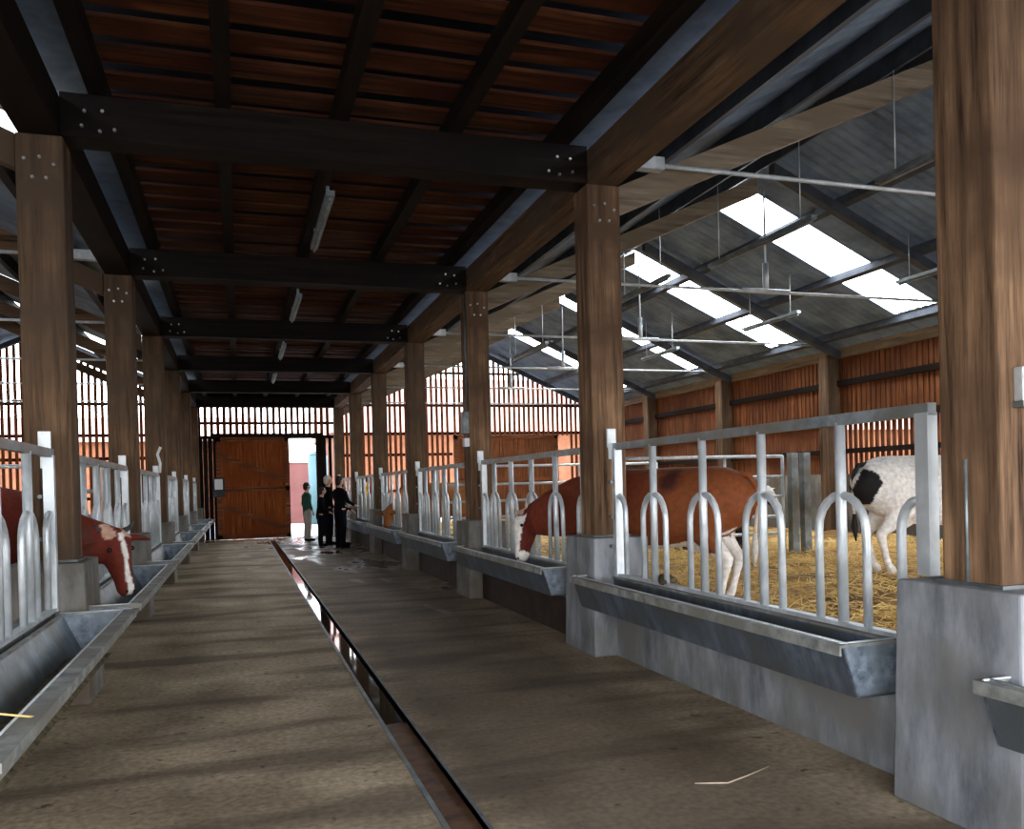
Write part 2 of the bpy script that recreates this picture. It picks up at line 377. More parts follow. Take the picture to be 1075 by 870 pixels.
for k, (a, b) in enumerate(SKY_R):
    m = MB(); roof_piece(m, 7.8, 11.65, a, b, False)
    tag(m.build('roof_skylight', 'skylight_sheet', origin=(7.8, a, 6.2)), 'bright skylight strip in the roof over the right pens, %s from camera' % ORD[k], 'skylight', 'skylights over the right pens')
for k, (a, b) in enumerate(SKY_L):
    m = MB(); roof_piece(m, 3.15, 7.0, a, b, True)
    tag(m.build('roof_skylight', 'skylight_dim', origin=(mx(3.15), a, 4.3)), 'bright skylight strip in the roof over the left pens, %s from camera' % ORD[k], 'skylight', 'skylights over the left pens')
def slanted(m, x0, x1, y0, y1, d0, d1, left):   # timber following the roof slope, d0..d1 below the sheet
    f = mx if left else (lambda x: x)
    a, b = rz(x0), rz(x1)
    P = [(f(x0), a-d1), (f(x1), b-d1), (f(x1), b-d0), (f(x0), a-d0)]
    m.prism(P, y0, y1)
purl = [(3.75, 'lowest on the near slope'), (5.05, 'second up the near slope'), (6.4, 'third up the near slope'), (7.45, 'at the ridge'), (8.87, 'highest on the far slope'), (10.30, 'middle of the far slope'), (11.75, 'lowest on the far slope')]
for left in (False, True):
    for x, wtxt in purl:
        if left and x > 7.6: continue
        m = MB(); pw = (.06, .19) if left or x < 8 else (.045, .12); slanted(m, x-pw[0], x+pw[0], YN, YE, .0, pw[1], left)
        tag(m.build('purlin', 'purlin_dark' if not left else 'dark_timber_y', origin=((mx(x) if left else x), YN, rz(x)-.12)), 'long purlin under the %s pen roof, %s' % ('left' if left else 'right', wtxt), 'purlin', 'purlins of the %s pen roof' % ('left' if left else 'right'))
for left in (False, True):
    f = mx if left else (lambda x: x)
    for i in range(2, 8):
        y = FY(i)-.16
        if i == 7: y = YE-.35
        sd = 'left' if left else 'right'
        t = thing('roof_truss', 'sloping rafters with thin steel tie rod over the %s pens, %s from camera' % (sd, ORD[i-2]), 'truss', (f(RIDGE), y, 4.3), 'roof trusses over the %s pens' % sd)
        yn = y+.25; yt = y+.07
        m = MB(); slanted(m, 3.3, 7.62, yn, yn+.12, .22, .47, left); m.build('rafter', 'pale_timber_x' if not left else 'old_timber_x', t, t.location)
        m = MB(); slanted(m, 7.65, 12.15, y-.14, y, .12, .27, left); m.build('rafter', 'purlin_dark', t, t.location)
        m = MB(); m.tube([(f(3.45), y+.07, 4.30), (f(12.0), y+.07, 4.28)], .022, 8); tr_ = m.build('tie_rod', 'galv', t, t.location)
        m = MB(); m.tube([(f(7.6), y+.07, 4.3), (f(7.6), y+.07, 5.8)], .016, 8); kr_ = m.build('king_rod', 'galv', t, t.location)
        m = MB(); m.tube([(f(7.6), y+.07, 4.33), (f(7.6), y+.07, 4.72)], .045, 8); m.build('turnbuckle', 'galv', kr_, t.location)
        m = MB(); m.tube([(f(7.2), y+.07, 4.3), (f(8.0), y+.07, 4.3)], .038, 8); m.build('rod_coupler', 'galv', tr_, t.location)
        m = MB(); a, b = sorted((f(3.28), f(3.66))); m.box(a, b, y+.02, y+.12, 4.25, 4.36); m.build('end_clevis', 'galv', tr_, t.location)
        if left: continue
        # outer wall posts carry the trusses
        if i >= 2:
            m = MB(); m.box(12.0, 12.3, y+.1, y+.4, .05, rz(12.1)-.2)
            tag(m.build('wall_post', 'old_timber_z', origin=(12.15, y+.1, .05)), 'weathered timber post against the far right wall, %s from the camera' % ORD[i-2], 'post', 'posts along the right outer wall')

# ------------------------------------------------------------------ right outer wall
m = MB(); m.box(12.32, 12.5, YN, YE, 0, 1.55); struct(m.build('wall_right', 'concrete_dirty'))
m = MB(); y = YN
while y < YE:
    m.box(12.33, 12.352, y, y+.105, 2.62, 4.38); m.box(12.356, 12.37, y+.08, y+.165, 2.62, 4.38); y += .14
struct(m.build('wall_right', 'board_z'))
m = MB(); y = YN; k = 0
while y < YE:
    wdt = .105 if y < 15.5 else .13
    m.box(12.36, 12.385, y, y+wdt, 1.35, 2.75); y += .158 if y < 15.5 else .14
struct(m.build('wall_right', 'board_z'))
for n, (z0, z1, mat) in enumerate(((4.02, 4.32, 'pale_timber_y'), (3.42, 3.54, 'dark_timber_y'), (2.62, 2.76, 'dark_timber_y'), (1.98, 2.08, 'dark_timber_y'))):
    m = MB(); m.box(12.23, 12.33, YN, YE, z0, z1)
    tag(m.build('wall_rail', mat, origin=(12.28, YN, z0)), ['pale eaves beam along the top of the far right wall', 'dark rail nailed across the orange boards, highest of three', 'dark rail nailed across the orange boards, middle of three', 'dark rail nailed across the orange boards, lowest of three'][n], 'rail', 'rails on the right outer wall')
# left outer wall
m = MB(); m.box(-10.7, -10.5, YN, YE, 0, 1.55); struct(m.build('wall_left', 'concrete_dirty'))
m = MB(); y = YN
while y < YE: m.box(-10.55, -10.52, y, y+.12, 1.4, 4.4); y += .15
struct(m.build('wall_left', 'board_z'))

# ------------------------------------------------------------------ end wall
def slats(m, x0, x1, z0f, z1f, y, wd=.088, pitch=.178):
    x = x0
    while x+wd <= x1+.001:
        m.box(x, x+wd, y, y+.025, z0f(x), z1f(x)); x += pitch
m = MB(); slats(m, mx(3.0), 3.0, lambda x: 3.22, lambda x: 4.2, YE, .095, .187)
struct(m.build('wall_back', 'slat_wood'))
m = MB(); m.box(mx(3.35), 3.35, YE-.02, YE+.06, 4.16, 4.62); m.box(mx(3.0), 3.0, YE-.02, YE+.06, 4.62, 4.85); m.box(mx(3.0), 3.0, YE+.03, YE+.11, 3.62, 3.70); m.box(mx(3.0), 3.0, YE-.02, YE+.08, 3.16, 3.26)
struct(m.build('wall_back', 'dark_timber_x'))
m = MB(); x = mx(3.0)
while x < -.72: m.box(x, x+.14, YE, YE+.03, 0, 3.22); x += .145
x = 2.62
while x < 3.1: m.box(x, x+.1, YE, YE+.03, 0, 3.22); x += .178
m.box(2.40, 2.62, YE-.05, YE+.12, 0, 3.22)
struct(m.build('wall_back', 'dark_timber_z'))
# sliding central door
def door(name, x0, x1, z0, z1, y, mat, brace):
    m = MB(); n = round((x1-x0)/.135); wv = (x1-x0)/n
    for k in range(n): m.box(x0+k*wv, x0+(k+1)*wv-.008, y, y+.03, z0, z1)
    m.box(x0+.01, x1-.01, y+.025, y+.04, z0+.01, z1-.01)
    d = struct(m.build(name, mat, origin=(x0, y, z0)))
    m = MB(); mb = lambda a, b, c, e: m.box(a, b, y-.03, y, c, e)
    mb(x0, x1, z0, z0+.14); mb(x0, x1, z1-.14, z1); mb(x0, x0+.14, z0, z1); mb(x1-.14, x1, z0, z1); zm = (z0+z1)/2-.03; mb(x0, x1, zm-.07, zm+.07)
    for (a, b) in brace:
        (xa, za), (xb, zb) = a, b; m.prism([(xa, za), (xb, zb), (xb, zb+.16), (xa, za+.16)], y-.028, y-.002)
    m.build('door_brace', 'board_x', d, (x0, y, z0))
    return d
d1 = door('door_1', -.66, 1.55, .01, 3.2, YE-.12, 'door_wood', [((-.55, 2.55), (1.45, 1.75)), ((-.55, 1.0), (1.45, .2))])
m = MB(); m.box(-.8, 2.6, YE-.17, YE-.1, 3.22, 3.32); struct(m.build('trim_3', 'dark_timber_x'))
# right gable
gz = lambda x: RZ - SL*abs(x-RIDGE) - .02
m = MB(); slats(m, 3.0, 6.95, lambda x: 0, gz, YE); slats(m, 7.0, 11.2, lambda x: 3.2, gz, YE); slats(m, 11.25, 12.3, lambda x: 0, gz, YE)
struct(m.build('wall_back', 'slat_wood'))
m = MB()
for z in (1.35, 2.55, 3.25, 4.2): m.box(3.0, 12.3 if z > 3 else 6.95, YE+.03, YE+.11, z, z+.09)
m.box(3.0, 12.3, YE+.03, YE+.11, 5.05, 5.12) if False else m.box(6.0, 9.4, YE+.03, YE+.11, 5.3, 5.38)
struct(m.build('wall_back', 'dark_timber_x'))
door('door_2', 6.95, 10.72, .2, 3.22, YE-.12, 'board_z', [((7.2, 2.9), (8.9, 2.1)), ((7.2, 1.3), (10.5, .4))])
# left gable
m = MB(); slats(m, mx(12.3), -1.2, lambda x: 0, lambda x: rz(x, True)-.02, YE)
struct(m.build('wall_back', 'slat_wood'))
m = MB()
for z in (1.35, 2.55, 3.25, 4.2): m.box(mx(12.3), -1.2, YE+.03, YE+.11, z, z+.09)
struct(m.build('wall_back', 'dark_timber_x'))
# gable barge plates under the corrugated edge
# small white notice by the door
t = thing('notice_board', 'small white notice fixed beside the left edge of the big plank door', 'sign', (-.66, YE-.2, 1.6))
m = MB(); m.box(-.72, -.48, YE-.22, YE-.20, 1.58, 1.9); m.build('panel', 'white_plastic', t, t.location)
m = MB(); m.box(-.78, -.42, YE-.18, YE-.15, 1.35, 1.95); m.build('backing', 'black_rubber', t, t.location)

# unseen walls added over the open near end, to keep light off the ceiling
m = MB(); m.box(mx(3.0), 3.0, YN-.1, YN-.02, 3.1, 4.86); struct(m.build('wall_light_block', 'dark_timber_z'))
m = MB(); x = 3.0
while x < 12.3: m.box(x, x+.13, YN-.06, YN-.03, 2.6, rz(x)-.05); x += .15
x = mx(12.3)
while x < mx(3.0)-.1: m.box(x, x+.13, YN-.06, YN-.03, 2.6, rz(x+.13, True)-.05); x += .15
struct(m.build('wall_light_block', 'slat_wood'))

# ------------------------------------------------------------------ outside buildings
t = thing('farm_building', 'red brick farm building with red roof seen through the right gable slats', 'building', (20, 46, 0))
m = MB(); m.box(5.0, 45, 46, 58, -.02, 4.6); m.build('wall', 'brick_red', t, t.location)
m = MB(); m.prism([(45.5, 4.5), (58.5, 4.5), (52, 8.2)], 5-.3, 45.3, 'x'); m.build('roof', 'roof_red', t, t.location)
t = thing('farm_building', 'orange brick farm building seen through the left gable slats', 'building', (-20, 46, 0))
m = MB(); m.box(-45, .9, 46, 58, -.02, 4.2); m.build('wall', 'brick_red', t, t.location)
m = MB(); m.prism([(45.5, 4.1), (58.5, 4.1), (52, 5.8)], -45.3, 1.1, 'x'); m.build('roof', 'roof_red', t, t.location)
t = thing('yard_wall', 'pink painted wall across the yard seen through the open doorway', 'wall', (2, 40, 0))
m = MB(); m.box(1.2, 3.1, 40, 40.3, -.02, 2.75); m.build('wall', 'pink_wall', t, t.location)
m = MB(); m.box(1.2, 3.1, 39.95, 40.35, 2.75, 2.85); m.build('coping', 'yard', t, t.location)
t = thing('storage_tank', 'pale teal upright tank in the yard beyond the open doorway', 'tank', (3.35, 38.5, 0))
m = MB(); m.tube([(3.35, 38.5, -.02), (3.35, 38.5, 3.0)], .42, 24); m.build('tank_body', 'teal', t, t.location)
m = MB(); m.tube([(3.35, 38.5, 3.0), (3.35, 38.5, 3.2)], [.42, .2], 24); m.build('lid', 'teal', t, t.location)

# ------------------------------------------------------------------ bedding
def bedding(x0, x1, y0, y1, label):
    st = .16; nx = int((x1-x0)/st); ny = int((y1-y0)/st); vs = []; fs = []
    for j in range(ny+1):
        for i in range(nx+1):
            x = x0+i*(x1-x0)/nx; y = y0+j*(y1-y0)/ny
            vs.append((x, y, .33+.07*noise.noise(Vector((x*1.7, y*1.7, 0)))+.035*noise.noise(Vector((x*6, y*6, 3)))))
    for j in range(ny):
        for i in range(nx): a = j*(nx+1)+i; fs.append((a, a+1, a+nx+2, a+nx+1))
    n0 = len(vs); vs += [(x0, y0, .05), (x1, y0, .05), (x1, y1, .05), (x0, y1, .05)]
    m = MB(); m.add(vs, fs, True); tag(m.build('straw_bedding', 'straw', origin=(x0, y0, .05)), label, 'straw', kind='stuff')
bedding(3.25, 12.0, YN, YE-.2, 'golden straw bedding covering the floor of the right pens')
bedding(-10.4, mx(3.3), YN, YE-.2, 'golden straw bedding covering the floor of the left pens')
m = MB(); rnd = random.Random(3)
for k in range(15000):
    x = 3.3+8.2*rnd.random()**1.3; y = 2.6+10*rnd.random(); z = .34+.07*noise.noise(Vector((x*1.7, y*1.7, 0)))+.03*rnd.random()
    L_ = .07+.14*rnd.random(); a = rnd.random()*math.pi; b = (rnd.random()-.35)*.7; d = Vector((math.cos(a)*math.cos(b), math.sin(a)*math.cos(b), math.sin(b)))*L_; w_ = Vector((-math.sin(a), math.cos(a), 0))*(.003+.003*rnd.random())
    p = Vector((x, y, z)); u = Vector((0, 0, .005))
    m.add([p-w_, p+w_, p+u, p+d-w_, p+d+w_, p+d+u], [(0, 1, 2), (5, 4, 3), (0, 3, 4, 1), (1, 4, 5, 2), (2, 5, 3, 0)])
tag(m.build('loose_straw', 'strand'), 'loose straw stalks strewn over the bedding of the right pens', 'straw', kind='stuff')

# ------------------------------------------------------------------ troughs
def make_trough(width, length, label, vertical_back=True):
    t = thing('feed_trough', label, 'trough', (0, 0, 0))     # local: aisle side at x=0, back at x=width, rim at z .68
    T = .012; B_ = .085 if vertical_back else .17; out = [(0, .68), (B_, .42), (width-.0 if vertical_back else width-.12, .42), (width, .68)]
    inn = [(width-T, .68), ((width-T) if vertical_back else width-.12-T*.5, .42+T), (B_+T*.5, .42+T), (T, .68)]
    m = MB(); prof = out+inn; n = len(prof)
    V = [(a, 0, b) for a, b in prof]+[(a, length, b) for a, b in prof]
    m.add(V, [(i, (i+1) % n, n+(i+1) % n, n+i) for i in range(n)] + [(0, 1, 6, 7), (1, 2, 5, 6), (2, 3, 4, 5), (8+7, 8+6, 8+1, 8), (8+6, 8+5, 8+2, 8+1), (8+5, 8+4, 8+3, 8+2)])
    m.build('pan', 'galv_dark' if vertical_back else 'galv_dull', t)
    for y0 in (0.0, length-T):
        m = MB(); m.prism(out, y0, y0+T); m.build('end_cap', 'galv_blue', t)
    m = MB(); m.box(-.02, .03, -.01, length+.01, .674, .688); m.box(width-.03, width, -.01, length+.01, .674, .688)
    m.box(-.02, width, -.012, .02, .674, .688); m.box(-.02, width, length-.02, length+.012, .674, .688)
    m.box(-.022, -.010, -.01, length+.01, .635, .688)
    if not vertical_back: m.box(-.03, .06, -.01, length+.01, .66, .692)
    m.build('rim', 'galv_rim', t)
    m = MB(); w2 = .03 if vertical_back else .06
    m.tube([(w2, 0, .69), (w2, length, .69)], .007, 6); m.tube([(0, .02, .69), (width, .02, .69)], .006, 6); m.tube([(0, length-.02, .69), (width, length-.02, .69)], .006, 6)
    m.build('bead', 'galv', t)
    return t
tr = make_trough(.33, 3.5, 'x')
groupR = 'feed troughs on the right of the aisle'; groupL = 'feed troughs on the left of the aisle'
ys_r = [-1.0, 3.42, 7.68, 11.95, 16.1, 20.3, 24.3]
for k, y in enumerate(ys_r):
    o = tr if k == 0 else copy_tree(tr)
    o.location = (2.745, y, 0)
    if k == 0: o.location.y = -.88
    tag(o, ['galvanised feed trough cut off at the bottom right corner of the view', 'long galvanised feed trough in front of the brown and white cow body', 'galvanised feed trough the brown cow eats from on the right', 'galvanised feed trough on the right, just past the third timber post', 'galvanised feed trough on the right, past the fourth timber post', 'galvanised feed trough on the right, past the fifth timber post', 'galvanised feed trough on the right, nearest the far door'][k], group=groupR)
tl = make_trough(.46, 3.62, 'x', False)
ys_l = [2.95, 6.85, 11.0, 15.2, 19.4, 23.6]
for k, y in enumerate(ys_l):
    o = tl if k == 0 else copy_tree(tl)
    o.location = (-.74, y+3.62, 0); o.rotation_euler = (0, 0, math.pi)
    tag(o, ['wide galvanised feed trough at the bottom left corner', 'galvanised feed trough under the lowered red cow head', 'third galvanised feed trough from the camera on the left', 'fourth galvanised feed trough from the camera on the left', 'fifth galvanised feed trough from the camera on the left', 'galvanised feed trough on the left, nearest the far door'][k], group=groupL)
# feed
def heap(name, x0, x1, y0, y1, z, h, mat, label, cat, sd=1):
    m = MB(); nx, ny = 8, max(8, int((y1-y0)/.06)); vs = []; fs = []
    for j in range(ny+1):
        for i in range(nx+1):
            u, v = i/nx, j/ny; x = x0+(x1-x0)*u; y = y0+(y1-y0)*v
            e = min(1, 6*u*(1-u)+.0)*min(1, 10*v*(1-v))
            vs.append((x, y, z+h*e*(.6+.6*noise.noise(Vector((x*9, y*9, sd))))))
    for j in range(ny):
        for i in range(nx): a = j*(nx+1)+i; fs.append((a, a+1, a+nx+2, a+nx+1))
    nb = len(vs); vs += [(x0, y0, z), (x1, y0, z), (x1, y1, z), (x0, y1, z)]; fs.append((nb, nb+3, nb+2, nb+1))
    m.add(vs, fs, True); return tag(m.build(name, mat, origin=((x0+x1)/2, (y0+y1)/2, z)), label, cat, kind='stuff')
heap('feed', -1.1, -.85, 3.1, 6.3, .435, .07, 'feed', 'dark leftover feed in the bottom of the left corner trough', 'feed')
heap('feed', 2.85, 3.06, 7.9, 10.9, .435, .13, 'feed', 'dark feed in the trough the brown cow eats from', 'feed', 4)
heap('hay', mx(3.9), mx(3.2), 24.0, 27.5, .3, 1.0, 'strand', 'yellow hay piled behind the far end of the left feed barrier', 'hay', 5)
m = MB()
for k in range(9):
    a = rnd.random()*6.28; m.ball((3.12+.05*math.cos(a), 5.98+.09*math.sin(a)+.02*k-.08, .725+.012*(k % 3)), (.035, .05, .025), 8, 6)
tag(m.build('hay_clump', 'feed', origin=(3.12, 6, .69)), 'dark clump of old hay beside the nearest full right trough', 'clump', kind='stuff')
m = MB(); m.box(-1.12, -.84, 3.16, 3.42, .50, .66); tag(m.build('pale_block', 'white_plastic', origin=(-.98, 3.3, .5), bevel=.03), 'pale block lying in the left corner trough', 'block')  # plain pale block at the near end of the trough
# ------------------------------------------------------------------ feed barriers
def make_barrier(offs):
    t = thing('feed_barrier', 'x', 'barrier', (0, 0, 0))   # local y=0 at the near plinth start
    L0, L1 = .52, 3.99
    m = MB(); m.box(-.025, .025, L0-.03, L1+.05, 1.775, 1.835); m.build('top_rail', 'galv_dull', t)
    m = MB(); m.box(-.03, .03, L0+.16, L1, .692, .715); m.build('bottom_rail', 'galv', t)
    m = MB(); m.box(-.03, .03, L0-.03, L0+.05, 1.021, 1.79); m.build('end_post', 'galv', t)
    m = MB(); m.box(-.035, .035, L1-.03, L1+.03, .69, 1.79); m.build('end_post', 'galv', t)
    for y in offs:
        m = MB(); m.tube([(0, y, .70), (0, y, 1.79)], .029, 10); m.build('bar', 'galv', t)
        pts = [(.0, y-.19, .70), (0, y-.19, 1.2)] + [(0, y-.19*math.cos(a), 1.2+.2*math.sin(a)) for a in [math.pi*k/10 for k in range(1, 10)]] + [(0, y+.19, 1.2), (0, y+.19, .70)]
        m = MB(); m.tube([(p[0]-.0, p[1], p[2]) for p in pts], .023, 8); m.build('loop', 'galv', t)
    for y, s in ((L0+.06, 1), (L1-.03, -1)):
        pts = [(0, y, 1.38)] + [(0, y+s*.12*math.sin(a), 1.22+.16*math.cos(a)) for a in (.4, .8, 1.2, 1.5)] + [(0, y+s*.12, .72)]
        m = MB(); m.tube(pts, .023, 8); m.build('half_loop', 'galv', t)
    m = MB(); m.box(-.07, .01, L1+.03, L1+.05, 1.80, 1.96); m.box(-.06, 0, L1+.03, L1+.05, 1.7, 1.8); ep_ = m.build('end_plate', 'galv', t)
    for z in (.95, 1.2, 1.5):
        m = MB(); m.tube([(-.06, L1+.03, z), (-.06, L1-.02, z)], .016, 6); m.build('bolt', 'steel_dark', ep_)
    return t
b1 = make_barrier([1.135, 1.865, 2.575, 3.325]); b2 = make_barrier([1.31, 2.06, 2.8, 3.5])
k = 0
for side in (0, 1):
    for i in range(0, 7):
        if side == 1 and i == 0: continue
        if side == 0 and i == 0: continue
        if side == 0 and i == 1: o = b1
        elif side == 0 and i == 2: o = b2
        else: o = copy_tree(b1 if (side == 1 and i < 3) else b2)
        o.location = (3.1 if side == 0 else -1.27, FY(i), 0)
        n = ORD[i-1]
        tag(o, 'galvanised feed barrier of looped bars, %s from the camera on the %s' % (n, side_n[side]), group='feed barriers on the %s' % side_n[side])
# ------------------------------------------------------------------ gates inside the pens
def gate(x0, x1, y, zs, label, posts=()):
    t = thing('pen_gate', label, 'gate', (x0, y, .3))
    for z in zs: MB().tube([(x0, y, z), (x1, y, z)], .024, 8).build('rail', 'galv', t, t.location)
    for x in (x0, x1): MB().tube([(x, y, .32), (x, y, zs[0]+.01)], .026, 8).build('upright', 'galv', t, t.location)
    xm = x0+(x1-x0)*.62; MB().tube([(xm, y, zs[-1]), (xm, y, zs[0])], .02, 8).build('brace', 'galv', t, t.location)
    for x in posts:
        m = MB(); m.box(x-.06, x+.06, y-.06, y+.06, .2, 1.88); m.build('gate_post', 'galv_dull', t, t.location)
gate(5.25, 7.9, 11.1, (1.83, 1.52, 1.22, .92, .66), 'galvanised tubular gate behind the brown cow in the right pens', (8.08, 8.3))
gate(3.6, 8.0, 15.4, (1.86, 1.52, 1.2, .9, .6), 'galvanised tubular gate further back, behind the second right feed barrier', (3.45,))
gate(-7.0, -1.6, 11.2, (1.86, 1.55, 1.25, .95, .65), 'galvanised tubular gate inside the left pens', (-2.3, -1.5))

# ------------------------------------------------------------------ light fittings
def strip(x, y0, y1, z, ztop, label, group, up):
    t = thing('light_fitting', label, 'light', (x, y0, z), group)
    m = MB(); m.box(x-.04, x+.04, y0, y1, z, z+.05); hs_ = m.build('housing', 'galv_dull', t, t.location)
    m = MB(); m.tube([(x, y0+.03, z-.02), (x, y1-.03, z-.02)], .016, 8); m.build('tube', 'galv_dull', hs_, t.location)
    for y in (y0+.25, y1-.25): MB().tube([(x, y, z+.05), (x, y, ztop)], .007 if up else .02, 6).build('hanger', 'galv', t, t.location)
fit = [(6.45, 8.35, 10.65), (9.82, 13.2, 15.0), (9.95, 9.8, 10.9), (6.12, 11.25, 13.0), (9.6, 17.3, 19.1), (6.35, 17.1, 19.5), (6.35, 5.6, 7.2)]
for k, (x, a, b) in enumerate(fit):
    strip(x, a, b, 4.5, rz(x)-.02, 'thin strip light hung over the right pens, ' + ['below the nearest skylight', 'below the second skylight', 'beside the nearest right post', 'just right of the second right post', 'low near third skylight', 'furthest, past the second post', 'highest in view'][k], 'strip lights over the right pens', True)
for k, (a, b) in enumerate([(8.2, 10.1), (12.6, 14.4), (16.9, 18.6), (21.1, 22.7)]):
    strip(.9, a, b, 4.28, 4.46, 'grey unlit strip light under the aisle ceiling, %s from the camera' % ORD[k], 'strip lights along the aisle', False)
# conduit, switch boxes, brackets
t = thing('switch_box', 'grey switch box with conduit on the aisle face of the third right post', 'switch', (2.96, 11.2, 2.1))
MB().tube([(2.955, 11.12, 2.5), (2.955, 11.12, 4.1)], .012, 6).build('conduit', 'steel_dark', t, t.location)
m = MB(); m.box(2.88, 2.965, 11.05, 11.2, 2.2, 2.5); m.build('housing', 'steel_dark', t, t.location, .01)
m = MB(); m.box(2.90, 2.965, 11.06, 11.18, 2.03, 2.14); m.build('socket', 'white_plastic', t, t.location)
m = MB(); m.tube([(2.957, 2.87, 1.03), (2.957, 2.87, 1.56)], .008, 6); tag(m.build('conduit_pipe', 'galv_dull', origin=(2.957, 2.87, 1.03)), 'thin upright pipe on the aisle face of the nearest right post', 'pipe')
t = thing('latch_bracket', 'galvanised latch bracket on the front face of the nearest right post', 'bracket', (3.07, 2.7, 1.8))
m = MB(); m.box(3.045, 3.12, 2.66, 2.706, 1.79, 1.93); m.build('bracket_plate', 'galv', t, t.location, .006)
m = MB(); m.tube([(3.06, 2.65, 1.83), (3.06, 2.65, 1.9)], .012, 8); m.build('pin', 'bolt', t, t.location)
m = MB(); m.box(3.04, 3.13, 2.655, 2.706, 1.765, 1.79); m.build('ledge', 'steel_dark', t, t.location)
for (x, y, z, s) in ((-1.22, 14.9, 1.84, 0), ):
    t = thing('hook_rod', 'white hooked rod sticking up from the left feed barrier', 'hook', (x, y, z))
    MB().tube([(x, y, z), (x+.01, y+.02, z+.15), (x-.03, y+.05, z+.3), (x+.02, y+.06, z+.42)], .022, 8).build('rod', 'white_plastic', t, t.location)
# straws on the floor and trough
m = MB(); m.tube([(2.10, 3.72, .006), (2.25, 3.66, .008), (2.4, 3.72, .006), (2.58, 3.80, .006)], .004, 5)
tag(m.build('straw_stalk', 'horn', origin=(2.1, 3.7, 0)), 'single pale straw stalk lying on the floor near the right curb', 'straw')
m = MB(); m.tube([(-1.05, 3.2, .60), (-.97, 3.32, .71), (-.85, 3.42, .74), (-.76, 3.5, .70), (-.73, 3.55, .68)], .004, 5)
tag(m.build('straw_stalk', 'strand', origin=(-1, 3.2, .6)), 'single curved straw stalk over the rim of the left corner trough', 'straw')

# ------------------------------------------------------------------ animals
def fuse(name, m, voxel, mat, parent, colour=None, smooth=8, fac=.6):
    me = bpy.data.meshes.new(name); me.from_pydata(m.v, [], m.f); me.update()
    bm = bmesh.new(); bm.from_mesh(me); bmesh.ops.recalc_face_normals(bm, faces=bm.faces); bm.to_mesh(me); bm.free()
    o = bpy.data.objects.new(name, me); C.objects.link(o)
    r = o.modifiers.new('r', 'REMESH'); r.mode = 'VOXEL'; r.voxel_size = voxel; r.use_smooth_shade = True
    s = o.modifiers.new('s', 'SMOOTH'); s.iterations = smooth; s.factor = fac
    dg = bpy.context.evaluated_depsgraph_get(); dg.update()
    nm = bpy.data.meshes.new_from_object(o.evaluated_get(dg))
    o.modifiers.clear(); o.data = nm; bpy.data.meshes.remove(me)
    nm.materials.clear(); nm.materials.append(MATS[mat])
    for p in nm.polygons: p.use_smooth = True
    if colour:
        at_ = nm.color_attributes.new('coat', 'FLOAT_COLOR', 'POINT')
        for i, v in enumerate(nm.vertices): at_.data[i].color = (*colour(v.co), 1)
    if parent is not None: o.parent = parent
    return o
def lerp(a, b, t): return tuple(x+(y-x)*t for x, y in zip(a, b))
